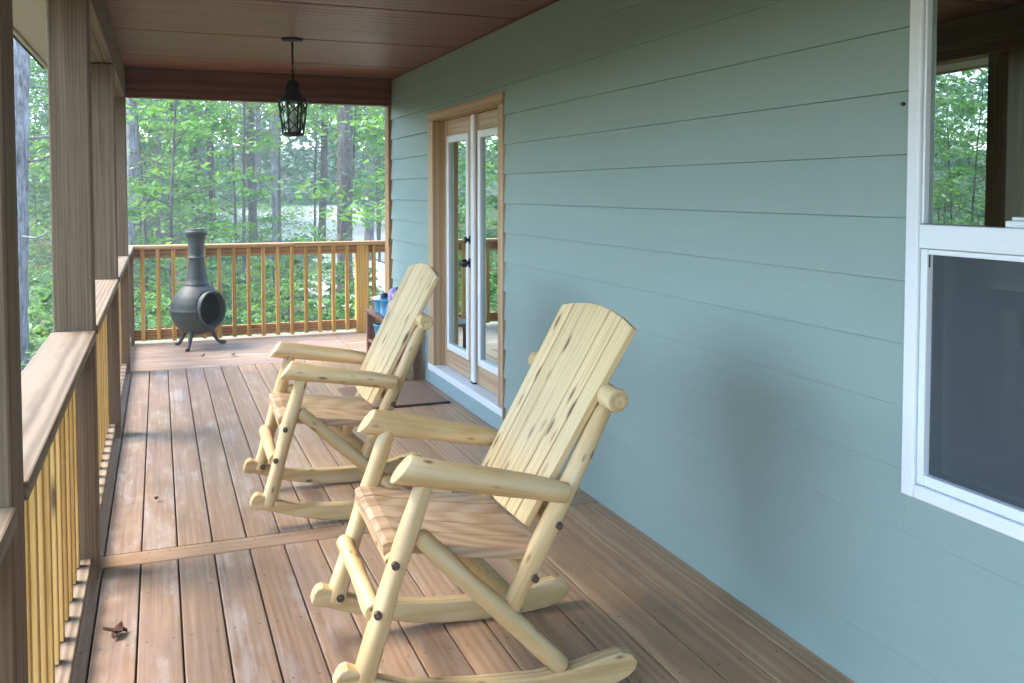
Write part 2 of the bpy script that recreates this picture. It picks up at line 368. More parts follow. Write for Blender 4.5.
mb=MB(); mb.box(XW-.034,XW+.10,YE+.012,YE+.15,0,BZ+.002,2); P(mb.build('corner_post',M['farrail'],house,.004))

# door -------------------------------------------------
door=bpy.data.objects.new('french_door',None); COL.objects.link(door); door.parent=house; door.location=(0,1.95,0)
def D(o): o.location=(-XW,-5.95,0); return o
tr=MB(); fx=XW-.022
tr.box(fx,XW+.075,6.785,6.92,.10,2.045,2); tr.box(fx,XW+.075,5.25,5.335,.10,2.045,2); tr.box(fx-.001,XW+.076,5.25,6.92,2.048,2.118,1)
D(tr.build('casing',M['trim'],door,.004))
SX=2.06
def leaf(y0,y1,g0,g1):
    z0,z1=.165,2.045; gz0,gz1=.30,1.925; m=MB()
    m.box(SX,SX+.04,y0,g0,z0,z1,2); m.box(SX,SX+.04,g1,y1,z0,z1,2); m.box(SX+.001,SX+.039,g0,g1,z0,gz0,1); m.box(SX+.001,SX+.039,g0,g1,gz1,z1,1)
    D(m.build('door_leaf',M['doorwood'],door,.003))
    m=MB(); f=.05; xa,xb=SX-.010,SX+.036
    m.box(xa,xb,g0,g0+f,gz0,gz1,2); m.box(xa,xb,g1-f,g1,gz0,gz1,2); m.box(xa+.001,xb-.001,g0+f,g1-f,gz0,gz0+f,1); m.box(xa+.001,xb-.001,g0+f,g1-f,gz1-f,gz1,1)
    D(m.build('glass_frame',M['white'],door,.004))
    m=MB(); m.box(SX+.012,SX+.018,g0+f-.002,g1-f+.002,gz0+f-.002,gz1-f+.002); D(m.build('pane',M['doorglass'],door))
leaf(5.338,6.055,5.44,5.96); leaf(6.065,6.782,6.17,6.69)
m=MB(); m.box(SX-.026,SX-.002,6.0,6.065,.172,2.04,2); D(m.build('astragal',M['white'],door,.006))
m=MB(); m.box(SX-.028,SX-.004,6.005,6.06,.155,.171,2); D(m.build('bottom_bolt',M['black'],door))
def knobm(y,z,r,l):
    m=MB(); m.log([(SX-.001,y,z),(SX-.012,y,z)],[r*1.05,r*1.05],20,0); m.log([(SX-.012,y,z),(SX-.03,y,z)],[r*.4,r*.4],16,0); m.log([(SX-.03,y,z),(SX-.036,y,z),(SX-.036-l,y,z)],[r*.5,r*.95,r*.9],20,0,dome=.6); return m
D(knobm(6.135,1.0,.032,.025).build('knob',M['black'],door)); D(knobm(6.135,1.165,.026,.004).build('deadbolt',M['black'],door))
m=MB(); m.box(XW-.026,SX+.05,5.252,6.918,.108,.16,1); D(m.build('threshold',M['white'],door,.006))
m=MB(); m.box(XW-.0165,XW+.02,5.252,6.918,.002,.106,1); D(m.build('kick_board',M['kick'],door,.003))

TILT=-.029
# window -----------------------------------------------
win=bpy.data.objects.new('window',None); COL.objects.link(win); win.parent=house; win.location=(0,-2.5,0)
def Wd(o): o.location=(-XW,-1.5,0); return o
yL,yR,z0,z1=2.003,1.02,.648,2.26; fw=.046; xa=XW-.026
m=MB(); m.box(xa,XW+.06,yL-fw,yL,z0,z1,2); m.box(xa,XW+.06,yR,yR+fw,z0,z1,2); m.box(xa+.001,XW+.059,yR+fw,yL-fw,z0,z0+.04,1); m.box(xa+.001,XW+.059,yR+fw,yL-fw,z1-fw,z1,1)
Wd(m.build('frame',M['white'],win,.006,3))
a,b=yR+fw+.002,yL-fw-.002
m=MB(); m.box(xa+.003,XW+.05,a,b,1.352,1.418,1); m.box(XW-.016,XW+.052,b-.008,b,1.42,z1-fw,2); m.box(XW-.016,XW+.052,a,a+.012,1.42,z1-fw,2)
Wd(m.build('upper_sash',M['white'],win,.003))
m=MB(); m.box(XW-.016,XW+.012,b-.024,b,z0+.042,1.35,2); m.box(XW-.016,XW+.012,a,a+.03,z0+.042,1.35,2); m.box(XW-.015,XW+.011,a+.031,b-.025,z0+.042,z0+.072,1); m.box(XW-.015,XW+.011,a+.031,b-.025,1.335,1.35,1)
Wd(m.build('lower_sash',M['white'],win,.003))
m=MB(); m.obox((XW-.009,(a+b)/2,(1.419+z1-fw)/2),(1,TILT,0),(-TILT,1,0),(0,0,1),.002,(b-a)/2-.009,(z1-fw-1.421)/2); Wd(m.build('pane',M['glass'],win))
m=MB(); m.box(XW+.030,XW+.034,a+.002,b-.002,z0+.045,1.351); Wd(m.build('pane',M['glass'],win))
m=MB(); m.box(XW+.004,XW+.006,a+.031,b-.025,z0+.073,1.334); Wd(m.build('insect_screen',M['screen'],win))
m=MB(); m.box(XW-.010,XW-.006,b-.026,b-.014,1.30,1.335,2); Wd(m.build('screen_clip',M['iron'],win))
m=MB()
for i in range(18): 
    zz=1.885+i*.022
    m.obox((XW+.085,(a+b)/2,zz),(1,0,.5),(0,1,0),(-.5,0,1),.011,(b-a)/2-.01,.0015)
m.box(XW+.07,XW+.10,a+.01,b-.01,1.868,1.878); Wd(m.build('blind',M['blind'],win))
m=MB(); m.box(XW-.012,XW+.02,1.62,1.69,1.4185,1.436); m.box(XW-.008,XW+.012,1.635,1.675,1.436,1.446); Wd(m.build('sash_lock',M['white'],win,.004))

# ---- posts
post_labels=['brown square roof post cut off by the view edge, next to the handrail stub',
 'brown square roof post standing between the two long wide-capped handrail sections',
 'square roof post half hidden behind the closest whole roof post',
 'square roof post at the porch corner under the cross beam, beside the chiminea',]
for i,yc in enumerate(POST_Y+[-.30]):
    m=MB(); m.box(XP0,XP1,yc-.07,yc+.07,-.6,BZ-.004,2,r=.5)
    o=m.build('porch_post',M['post'],None,.006,2)
    tag(o,post_labels[i] if i<4 else 'square roof post behind the viewer',"post",'square roof posts')

# ---- left railings
def railing(name,ya,yb,label,mats=('cap','baluster'),rails=True):
    root=empty(name,((XP0+XP1)/2,(ya+yb)/2,0),label=label,cat='railing',group='porch railings')
    L=lambda o: (setattr(o,'location',(-(XP0+XP1)/2,-(ya+yb)/2,0)),o)[1]
    m=MB(); m.box(-.386,-.231,ya,yb,.939,.977,1); L(m.build('cap_rail',M['cap'],root,.005))
    m=MB(); m.box(-.375,-.337,ya+.001,yb-.001,.85,.937,1); L(m.build('top_rail',M['farrail'],root,.004))
    m=MB(); m.box(-.36,-.262,ya+.001,yb-.001,.055,.093,1); L(m.build('bottom_rail',M['cap'],root,.004))
    n=int((yb-ya)/.142); st=(yb-ya)/n
    for k in range(n):
        yy=ya+st*(k+.5); m=MB(); m.box(-.336,-.298,yy-.019,yy+.019,.0945,.936,2); L(m.build('baluster',M['baluster'],root,.003))
    return root
railing('porch_railing',-.228,1.728,'short stub of capped railing this side of the edge-cut post')
railing('porch_railing',1.872,3.828,'long railing of golden balusters under a wide pale cap, before the first whole post')
railing('porch_railing',3.972,6.018,'railing section between the closest whole post and the half-hidden post')
railing('porch_railing',6.162,8.118,'railing section running up to the corner post by the cross beam')
railing('porch_railing',8.262,9.60,'railing section past the corner post on the open deck')

# ---- far railing
root=empty('end_railing',(1,9.65,0),label='orange pine railing across the far end of the deck behind the chiminea',cat='railing',group='porch railings')
L=lambda o:(setattr(o,'location',(-1,-9.65,0)),o)[1]
m=MB(); m.box(-.40,1.3,9.60,9.74,.938,.976,0); m.box(1.303,4.6,9.60,9.74,.938,.976,0); L(m.build('cap_rail',M['farrail'],root,.005))
m=MB(); m.box(-.40,4.6,9.672,9.71,.85,.936,0); L(m.build('top_rail',M['farrail'],root,.004))
m=MB(); m.box(-.40,4.6,9.672,9.71,.045,.14,0); L(m.build('bottom_rail',M['farrail'],root,.004))
x=-.30
while x<4.5:
    if not 1.90<x<2.13:
        m=MB(); zz=.03+random.uniform(-.008,.008); m.box(x-.019,x+.019,9.632,9.670,zz,.936,2); L(m.build('baluster',M['baluster'],root,.003))
    x+=.1437
m=MB(); m.box(1.955,2.085,9.62,9.75,-.25,.937,2,r=.6); L(m.build('newel_post',M['baluster'],root,.005))
m=MB(); m.box(-.378,-.238,9.605,9.745,-.6,.937,2); L(m.build('newel_post',M['post'],root,.005))

# ---- hanging lantern
lx,ly=.848,6.244
lan=empty('hanging_lantern',(lx,ly,CZ),label='black metal cage lantern hanging from the porch ceiling',cat='lantern')
def LL(o): o.location=(0,0,-CZ); return o
m=MB(); m.lathe([(0,2.519),(.07,2.519),(.073,2.512),(.06,2.502),(.015,2.497),(0,2.497)]); LL(m.build('ceiling_plate',M['black'],lan))
m=MB(); m.log([(0,0,2.50),(0,0,2.34)],[.007,.007],10,0)
for k in range(4):
    zc=2.325-k*.016
    m.log([(.009*math.cos(t)*(1 if k%2 else 0),.009*math.cos(t)*(0 if k%2 else 1),zc+.012*math.sin(t)) for t in np.linspace(0,6.283,11)],[.003]*11,6,0,cap='fast')
LL(m.build('rod',M['black'],lan))
m=MB(); m.lathe([(0,2.285),(.010,2.283),(.014,2.27),(.010,2.258),(.03,2.245),(.042,2.225),(.046,2.20),(.05,2.175),(.066,2.145),(.09,2.122),(.102,2.112),(.102,2.100),(.088,2.10),(.08,2.11),(0,2.12)],n=24)
LL(m.build('roof',M['black'],lan))
m=MB(); zt_,zb_=2.103,1.892; rt,rb=.093,.066; N=6
def ring(r,z,th=.006): 
    m.log([(r*math.cos(t),r*math.sin(t),z) for t in np.linspace(0,6.2832,25)],[th]*25,6,0,cap='fast')
for k in range(N):
    t=2*math.pi*k/N
    m.log([(rt*math.cos(t),rt*math.sin(t),zt_),(rb*math.cos(t),rb*math.sin(t),zb_)],[.006,.006],6,0)
    for s in (1,-1):
        pts=[]
        for q in np.linspace(0,1,9):
            r=rt+(rb-rt)*q; tt=t+s*(2*math.pi/N)*(.5-.5*math.cos(q*2*math.pi))*1.0
            pts.append((r*math.cos(tt),r*math.sin(tt),zt_+(zb_-zt_)*q))
        m.log(pts,[.0042]*9,5,0,cap='fast')
ring(rt,zt_); ring(rb,zb_,.009); m.lathe([(0,1.886),(rb,1.886),(rb,1.880),(.03,1.872),(0,1.872)],n=20)
LL(m.build('cage',M['black'],lan))
m=MB(); m.lathe([(.078,2.10),(.052,1.895)],n=24); LL(m.build('glass',M['lampglass'],lan))
m=MB(); m.lathe([(0,1.89),(.024,1.89),(.024,2.0),(.018,2.005),(.012,2.03),(.02,2.06),(.012,2.085),(0,2.09)],n=16); LL(m.build('candle_bulb',M['tag'],lan))

# ---- chiminea
ch=empty('chiminea',(.335,9.30,0),(0,0,0),'dark cast iron chiminea with round mouth standing before the end railing','chiminea')
nx,ny=.55,-.835
def bodyr(z):
    return .247*math.sqrt(max(0,1-((z-.365)/.245)**2))
NB,NZ=48,22; vs=[];fs=[]
prof=[(.03,.125),(.09,.135),(.15,.165),(.20,.22),(.235,.29),(.249,.35),(.255,.362),(.255,.372),(.249,.384),(.238,.44),(.208,.50),(.165,.555),(.13,.59),(.112,.612)]
m=MB()
PR=[]
for (r0,z0),(r1,z1) in zip(prof,prof[1:]):
    for q in (0,.33,.66): PR.append((r0+(r1-r0)*q,z0+(z1-z0)*q))
PR.append(prof[-1])
OR=.150; n=64
for r,z in PR:
    for k in range(n):
        t=2*math.pi*k/n; vs.append((r*math.cos(t),r*math.sin(t),z))
oc=Vector((nx,ny,.0)); side=Vector((-ny,nx,0))
def inmouth(p):
    p=Vector(p); 
    if p.dot(oc)<=0: return False
    return (p.dot(side)/.135)**2+((p.z-.385)/.165)**2<1.0
for i in range(len(PR)-1):
    for k in range(n):
        q=(i*n+k,i*n+(k+1)%n,(i+1)*n+(k+1)%n,(i+1)*n+k)
        c=sum((Vector(vs[j]) for j in q),Vector())/4
        if not inmouth(c): fs.append(q)
m.raw(vs,fs,smooth=True); o=m.build('body',M['iron'],ch); sm=o.modifiers.new('wall','SOLIDIFY'); sm.thickness=.008
m=MB(); vs=[];fs=[]; nn=40
for (a,b,dep) in ((.142,.172,.185),(.148,.180,.246),(.138,.170,.252),(.128,.160,.238),(.122,.152,.175)):
    for k in range(nn):
        t=2*math.pi*k/nn; p=oc*dep+side*(a*math.cos(t))+Vector((0,0,.385+b*math.sin(t))); vs.append(tuple(p))
for i in range(4):
    for k in range(nn): fs.append((i*nn+k,i*nn+(k+1)%nn,(i+1)*nn+(k+1)%nn,(i+1)*nn+k))
m.raw(vs,fs,smooth=True); m.build('mouth_rim',M['iron'],ch)
m=MB(); m.lathe([(.0,.15),(.14,.19),(.2,.27),(.222,.36),(.2,.47),(.11,.575),(0,.6)],n=32); 
o=m.build('firebox_lining',M['soot_black'],ch)
# open the lining towards the mouth
me=o.data; import bmesh
bm=bmesh.new(); bm.from_mesh(me); bmesh.ops.delete(bm,geom=[f for f in bm.faces if inmouth(f.calc_center_median())],context='FACES'); bm.to_mesh(me); bm.free()
m=MB(); m.lathe([(.118,.60),(.122,.612),(.108,.625),(.098,.68),(.082,.77),(.070,.85),(.072,.858),(.078,.864),(.078,.874),(.070,.880),(.068,.90),(.072,.97),(.084,1.05),(.092,1.085),(.104,1.095),(.106,1.12),(.100,1.132),(.092,1.134),(.086,1.10),(.062,.9),(.07,.7)],n=32)
m.build('chimney',M['iron'],ch)
m=MB(); m.lathe([(0,1.10),(.03,1.115),(.075,1.132),(.088,1.14),(.085,1.146),(.03,1.15),(0,1.152)],n=24); m.build('rain_cap',M['iron'],ch)
for (dx,dy) in ((-.10,-.235),(-.185,.20),(.255,.16)):
    m=MB(); d=Vector((dx,dy,0)); u=d.normalized()
    m.log([u*.13+Vector((0,0,.20)),u*.175+Vector((0,0,.13)),u*.20+Vector((0,0,.075)),u*.235+Vector((0,0,.03)),d.length*u*1.02+Vector((0,0,.008))],[.026,.022,.017,.016,.022],10,.0); m.build('leg',M['iron'],ch)

# ---- rocking chairs (profile measured in the chair's own plane: a towards the back, z up)
A0=.9
def rocking_chair(label):
    c=empty('rocking_chair',(0,0,0),label=label,cat='rocking chair',group='log rocking chairs')
    p=lambda a,b,z:(a-A0,b,z)
    top=[(.448,.172),(.462,.192),(.480,.196),(.505,.184),(.558,.152),(.65,.122),(.743,.105),(.83,.094),(.92,.085),(1.041,.077),(1.148,.081),(1.247,.098),(1.31,.104),(1.345,.094),(1.366,.068)]
    bot=[(.440,.150),(.446,.136),(.462,.128),(.49,.125),(.554,.099),(.62,.074),(.673,.056),(.777,.028),(.884,.011),(1.0,.0015),(1.10,.0),(1.2,.002),(1.28,.009),(1.33,.026),(1.355,.045)]
    W=.275
    for s in (-1,1):
        m=MB(); m.prism([(a-A0,z) for a,z in top]+[(a-A0,z) for a,z in reversed(bot)],s*W-.026,s*W+.026); m.build('rocker',M['log'],c,.010,3)
    for s in (-1,1):
        m=MB(); m.log([p(.520,s*W,.135),p(.60,s*W,.39),p(.64,s*W,.51),p(.706,s*W*1.02,.70)],[.034,.030,.032,.026],16,.035,dome=.12); lg=m.build('front_leg',M['log'],c)
        for a,z in ((.562,.337),(.612,.470)):
            mb=MB(); y=s*W; o=s*.034; mb.log([p(a,y+o*.7,z),p(a,y+o*1.12,z)],[.0115,.0115],12,0); mb.log([p(a,y+o*1.1,z),p(a,y+o*1.3,z)],[.0065,.0065],6,0); mb.build('bolt',M['bolt'],lg)
        mb=MB(); y=s*W; o=-s*.034
        if s>0: mb.log([p(.535,y+o*.7,.155),p(.535,y+o*1.12,.155)],[.0135,.0135],12,0); mb.log([p(.535,y+o*1.1,.155),p(.535,y+o*1.3,.155)],[.0065,.0065],6,0); mb.build('bolt',M['bolt'],lg)
    for s in (-1,1):
        m=MB(); m.log([p(.690,s*W,.530),p(.80,s*W,.413),p(.95,s*W,.262),p(1.115,s*W,.088)],[.026,.030,.031,.030],16,.035,dome=.6); m.build('brace',M['log'],c)
    WP=.262
    for s in (-1,1):
        m=MB(); m.log([p(.955,s*WP,.262),p(1.065,s*WP,.475),p(1.18,s*WP,.695),p(1.255,s*WP,.842),p(1.27,s*WP,.872)],[.028,.031,.031,.029,.02],16,.028,dome=.5); po=m.build('back_post',M['log'],c)
        for a,z in ((1.105,.520),(1.03,.370)):
            mb=MB(); y=s*WP; o=s*.032; mb.log([p(a,y+o*.7,z),p(a,y+o*1.12,z)],[.0115,.0115],12,0); mb.log([p(a,y+o*1.1,z),p(a,y+o*1.3,z)],[.0065,.0065],6,0); mb.build('bolt',M['bolt'],po)
    for s in (-1,1):
        m=MB(); pts=[p(.632,s*.285,.735),p(.80,s*.293,.697),p(1.0,s*.304,.653),p(1.123,s*.311,.622)]
        m.log(pts,[.038,.0395,.036,.030],18,.02)
        # slanted saw cut at the front end
        for i,v in enumerate(m.v):
            t=v[0]-(p(.632,0,0)[0])
            k=max(0,1-max(0,t)/.16); m.v[i]=(v[0]+(v[2]-.735)*.62*k,v[1],v[2])
        m.build('armrest',M['log'],c)
    m=MB(); m.log([p(.556,-W,.332),p(.556,W,.332)],[.026,.028],14,.045); m.build('stretcher',M['log'],c)
    m=MB(); m.log([p(.613,-W,.470),p(.613,W,.470)],[.024,.024],12,.02); m.build('seat_rail',M['log'],c)
    m=MB(); m.log([p(1.03,-W,.372),p(1.03,W,.372)],[.026,.026],12,.02); m.build('seat_rail',M['log'],c)
    m=MB(); m.log([p(1.268,-.352,.893),p(1.268,.352,.893)],[.035,.033],18,.03); m.build('back_rail',M['log'],c)
    m=MB(); m.log([p(1.105,-W+.01,.520),p(1.105,W-.01,.520)],[.024,.024],12,.02); m.build('back_rail',M['log'],c)
    # seat: five dished planks running front to back
    sa=[(.585,.513),(.60,.521),(.63,.522),(.68,.510),(.74,.497),(.80,.486),(.87,.473),(.94,.461),(1.01,.452),(1.055,.447)]
    m=MB(); k=5; ww=.51/k
    for i in range(k):
        y0=-.255+i*ww; dz=random.uniform(-.001,.001)
        m.prism([(a-A0,z+dz) for a,z in sa]+[(a-A0+.004,z-.036+dz) for a,z in reversed(sa)],y0+.0015,y0+ww-.0015)
    m.build('seat',M['seat'],c,.004,2)
    # backrest: six fanned slats with an arched top
    m=MB(); zb0,zt0=.515,1.093; ab,at=1.018,1.352; d=Vector((at-ab,0,zt0-zb0)); Lb=d.length; d.normalize(); nrm=Vector((d.z,0,-d.x))
    k=6
    def bp(u,v,t):  # u -1..1 across, v 0..1 up (may pass 1), t thickness offset
        half=.250+(.287-.250)*v
        q=Vector((ab-A0,0,zb0))+d*(Lb*v)+nrm*t; return (q.x,u*half,q.z)
    for i in range(k):
        u0=-1+2*i/k+.010; u1=-1+2*(i+1)/k-.010; off=(random.uniform(0,30),random.uniform(-.05,.05),random.uniform(-.05,.05))
        arch=lambda u:1+.058*(1-u*u)
        vs=[];gs=[];rows=14; jt=random.uniform(-.003,.003)
        for q in range(rows+1):
            for (u,t) in ((u0,-.012+jt),(u1,-.012+jt),(u1,.012),(u0,.012)):
                v=(q/rows)*arch(u) - (.018*(1-abs(u)) if q==0 else 0); vs.append(bp(u,v,t)); gs.append((v*Lb+off[0],u*.27+off[1],t+off[2]))
        fs=[(3,2,1,0),tuple(rows*4+j for j in range(4))]
        for q in range(rows):
            for j in range(4): fs.append((q*4+j,q*4+(j+1)%4,(q+1)*4+(j+1)%4,(q+1)*4+j))
        m._add(vs,fs,gs)
    m.build('backrest',M['slat'],c,.004,2)
    return c
def place(c,oy,phi,tilt,shift):
    f=R(phi); rot=Matrix.Rotation(-f,4,'Z')@Matrix.Rotation(tilt,4,'Y')
    a=A0+shift
    loc=Vector((a*math.cos(f),oy-a*math.sin(f),0))
    c.rotation_euler=rot.to_euler()
    zmin=min((rot@v.co).z for ch in c.children if ch.name.startswith('rocker') for v in ch.data.vertices)
    c.location=loc+Vector((0,0,.0008-zmin))
c1=rocking_chair('pale peeled-log rocking chair beside the bare siding, in front of the other one')
c2=rocking_chair('pale peeled-log rocking chair standing next to the french door and doormat')
place(c1,2.775,2.5,0,0); place(c2,4.437,1.9,-.05,-.068)

# ---- doormat
m=MB(); mt=empty('doormat',(1.55,6.5,.0),label='flat brown doormat with dark edge before the french door',cat='doormat')
m.box(-.30,.36,-.30,.42,.001,.012); m.build('pile',M['mat'],mt,.003)
m=MB(); m.box(-.31,.37,-.325,-.302,.001,.013); m.build('edging',M['matedge'],mt,.002)

# ---- low bench with things on it
b=empty('low_bench',(1.86,7.7,0),label='low dark wooden bench with a shelf against the wall past the door',cat='bench')
bx=lambda nm,*q,axis=1: (lambda mm:(mm.box(*q,axis),mm.build(nm,M['bench'],b,.004))[1])(MB())
bx('top',-.115,.105,-.66,.56,.405,.43); bx('shelf',-.098,.10,-.60,.50,.145,.165)
for sx in (-.105,.025):
    for sy in (-.64,.49): bx('leg',sx,sx+.075,sy,sy+.045,0,.404,axis=2)
t=empty('plastic_tub',(1.86,7.99,.43),label='turquoise plastic tub with milky lid on top of the low bench',cat='tub')
def tub(root,r0,r1,h,lid=True):
    m=MB(); m.lathe([(0,.002),(r0,.002),(r0,.01),(r1,h-.012),(r1+.006,h-.012),(r1+.006,h),(r1-.004,h),(r0-.004,.014),(0,.014)],n=28); m.build('body',M['blue'],root)
    if lid:
        m=MB(); m.lathe([(r1+.008,h-.006),(r1+.010,h+.006),(r1-.006,h+.016),(r1*.6,h+.022),(0,h+.024)],n=28); m.build('lid',M['paleplastic'],root)
tub(t,.075,.092,.125)
t2=empty('plastic_tub',(1.855,7.72,.43),label='turquoise plastic tub without lid beside the lidded one on the bench',cat='tub'); tub(t2,.07,.085,.15,False)
t3=empty('plastic_bucket',(1.86,7.98,.165),label='teal bucket standing on the lower shelf of the bench',cat='bucket'); tub(t3,.07,.088,.16,False)
bt=empty('spray_bottle',(1.835,7.85,.43),label='bottle with navy cap between the tubs on the bench',cat='bottle')
m=MB(); m.lathe([(0,0),(.03,0),(.032,.01),(.032,.10),(.022,.125),(.012,.135)],n=20); m.build('bottle_body',M['paleplastic'],bt)
m=MB(); m.lathe([(.013,.132),(.030,.136),(.034,.155),(.032,.178),(.018,.19),(0,.192)],n=20); m.build('cap',M['navy'],bt)
pb=MB()
def blob(mb,c,rx,ry,rz,amp=.12,n=18,k=10):
    vs=[];fs=[]
    for i in range(k+1):
        ph=math.pi*i/k
        for j in range(n):
            th=2*math.pi*j/n; w=1+amp*math.sin(3*th+2*ph)*math.sin(ph)+amp*.6*math.sin(5*th-4*ph)
            vs.append((c[0]+rx*w*math.sin(ph)*math.cos(th),c[1]+ry*w*math.sin(ph)*math.sin(th),c[2]+rz*w*math.cos(ph)))
    for i in range(k):
        for j in range(n): fs.append((i*n+j,(i+1)*n+j,(i+1)*n+(j+1)%n,i*n+(j+1)%n))
    mb.raw(vs,fs,smooth=True)
bag=MB(); blob(bag,(1.875,7.60,.545),.07,.09,.125,.26,26,16); o=bag.build('cloth_bag',M['lilac']); tag(o,'lilac cloth bundle slumped on the low bench','bag')
bl=MB(); blob(bl,(1.85,7.50,.625),.034,.034,.034,.0); o=bl.build('rubber_ball',M['peach']); tag(o,'peach ball resting on the lilac bundle','ball')

# ---- dead leaves on the deck
def dead(x,y,sz,lab,k):
    m=MB()
    for i in range(k):
        a=random.uniform(0,6.28); cx,cy=x+random.uniform(-sz,sz)*.8,y+random.uniform(-sz,sz)*.5; l=sz*random.uniform(.6,1)
        d=Vector((math.cos(a),math.sin(a),0)); e=Vector((-d.y,d.x,0)); vs=[]
        for u,w,z in ((-1,.06,.004),(-.5,.42,.012),(0,.5,.008),(.5,.36,.014),(1,.03,.022)):
            for s in (-1,0,1): vs.append(tuple(Vector((cx,cy,.003+z+(.012 if s else 0)*random.uniform(.4,1)))+d*u*l+e*w*l*s))
        fs=[]
        for q in range(4): fs+=[(q*3,q*3+1,q*3+4,q*3+3),(q*3+1,q*3+2,q*3+5,q*3+4)]
        m.raw(vs,fs,smooth=True)
    o=m.build('dead_leaf',M['deadleaf']); s=o.modifiers.new('t','SOLIDIFY'); s.thickness=.0012; tag(o,lab,'leaf',None)
dead(-.166,3.32,.045,'curled dark dead leaf on the deck near the golden balusters',2)
dead(.65,8.68,.04,'small dark dead leaf lying just before the chiminea, on its mouth side',1)
dead(.37,8.70,.032,'tiny dead leaf lying on the deck in front of the chiminea legs',1)
dead(-.02,4.72,.026,'thin dead leaf on the deck boards beyond the cross board',1)

# ------------------------------------------------------------------ terrain and woods
def gz(x,y):
    d=math.hypot(x*.8,y)
    def ss(a,b,v): t=min(1,max(0,(v-a)/(b-a))); return t*t*(3-2*t)
    z=-.95+1.45*ss(18,60,d)+7.5*ss(66,150,d)+.10*math.sin(x*.35+1)*math.cos(y*.27)
    return z if d>9 else min(z,-.95+.10*math.sin(x*.35+1)*math.cos(y*.27))
def sheet(name,xs,ys,mat,dz=0,inside=None):
    vs=[];fs=[];n=len(ys)
    for x in xs:
        for y in ys: vs.append((x,y,gz(x,y)+dz))
    for i in range(len(xs)-1):
        for j in range(n-1):
            if inside is None or inside((xs[i]+xs[i+1])/2,(ys[j]+ys[j+1])/2): fs.append((i*n+j,(i+1)*n+j,(i+1)*n+j+1,i*n+j+1))
    m=MB(); m.raw(vs,fs,smooth=True); return m.build(name,mat)
xs=sorted(set([float(q) for q in np.concatenate([np.linspace(-150,-60,8),np.linspace(-60,60,61),np.linspace(60,150,8)])]))
tag(sheet('ground',xs,xs,M['ground']),'forest floor around the porch','ground',kind='structure')
def incl(x,y):
    e=.9*math.sin(y*.5)+.5*math.sin(y*1.3+x)
    return y>15 and ((y<36 and x>.135*y+.6+e*.5 and x<.5*y) or (36<=y<62-.6*e and x>.06*y+e and x<.55*y))
tag(sheet('gravel_drive',[float(q) for q in np.arange(0,36,.5)],[float(q) for q in np.arange(14,64,.5)],M['gravel'],.03,incl),'pale gravel drive and clearing seen through the trees','drive',kind='structure')

def leaves(centers,radii,per,size,name,mat,up=.55,droop=0,flat=.35):
    """many small folded leaves clustered around spray centres"""
    C=np.repeat(np.array(centers,float),per,axis=0); RR=np.repeat(np.array(radii,float),per)
    n=len(C); off=rng.normal(size=(n,3))*np.stack([RR,RR,RR*flat],1)*.55; c=C+off
    nrm=rng.normal(size=(n,3)); nrm[:,2]=np.abs(nrm[:,2])+up*2.2; nrm/=np.linalg.norm(nrm,axis=1,keepdims=True)
    t=rng.normal(size=(n,3)); t-=nrm*(t*nrm).sum(1,keepdims=True); t/=np.linalg.norm(t,axis=1,keepdims=True); b=np.cross(nrm,t)
    s=size*rng.uniform(.6,1.25,size=(n,1)); w=s*rng.uniform(.45,.65,size=(n,1))
    p0=c-t*s; p2=c+t*s; p1=c+b*w+nrm*w*.25; p3=c-b*w+nrm*w*.25
    V=np.stack([p0,p1,p2,p3],1).reshape(-1,3)
    clump=np.repeat(rng.uniform(0,1,size=len(centers)),per); rr=np.clip(.55*clump+.45*rng.uniform(0,1,size=n),0,1)
    me=bpy.data.meshes.new(name); me.vertices.add(4*n); me.vertices.foreach_set('co',V.astype(np.float32).ravel())
    me.loops.add(4*n); me.loops.foreach_set('vertex_index',np.arange(4*n,dtype=np.int32)); me.polygons.add(n); me.polygons.foreach_set('loop_start',np.arange(0,4*n,4,dtype=np.int32))
    a=me.attributes.new('r','FLOAT','POINT'); a.data.foreach_set('value',np.repeat(rr,4).astype(np.float32)); me.materials.append(mat); me.update(calc_edges=True); me.validate()
    return me
def meshobj(name,me,parent=None):
    o=bpy.data.objects.new(name,me); COL.objects.link(o); o.parent=parent; return o

# understory trees: thin stem, limbs, layered sprays of leaves
def sapling_proto(h,rad,lo,ns,per,size,seed,mat):
    rs=np.random.default_rng(seed); root=bpy.data.objects.new('understory_tree',None); COL.objects.link(root)
    m=MB(); lean=rs.uniform(-.25,.25,2); pts=[(lean[0]*q*q*h*.3,lean[1]*q*q*h*.3,h*q) for q in (0,.25,.5,.75,1)]
    m.log(pts,[.045,.04,.032,.022,.008],7,.05); cen=[];rd=[]
    for i in range(ns):
        z=h*(lo+(1.02-lo)*(i+rs.uniform())/ns); q=z/h; k=rad*(1-.55*max(0,(q-.5)*2)**1.5)*math.sqrt(rs.uniform(.08,1)); a=rs.uniform(0,6.283)
        bx,by=lean[0]*q*q*h*.3,lean[1]*q*q*h*.3; c=(bx+k*math.cos(a),by+k*math.sin(a),z+.12*k); cen.append(c); rd.append(rs.uniform(.35,.75)*rad*.42)
        if i%2==0: m.log([(bx,by,z-.25*k),( (bx+c[0])/2,(by+c[1])/2,z-.05*k),c],[.014,.010,.004],5,0)
    m.build('trunk',M['barkdark'],root); meshobj('crown',leaves(cen,rd,per,size,'crown',mat),root); return root
protos=[sapling_proto(6.5,2.1,.12,38,58,.085,1,M['leaf']),sapling_proto(5.2,1.8,.10,34,58,.080,2,M['leaf']),sapling_proto(7.8,2.4,.15,42,58,.095,3,M['leaf']),
        sapling_proto(6.0,2.0,.12,60,60,.10,4,M['leafcool']),sapling_proto(8.5,2.6,.14,75,60,.11,5,M['leafcool'])]
used=set()
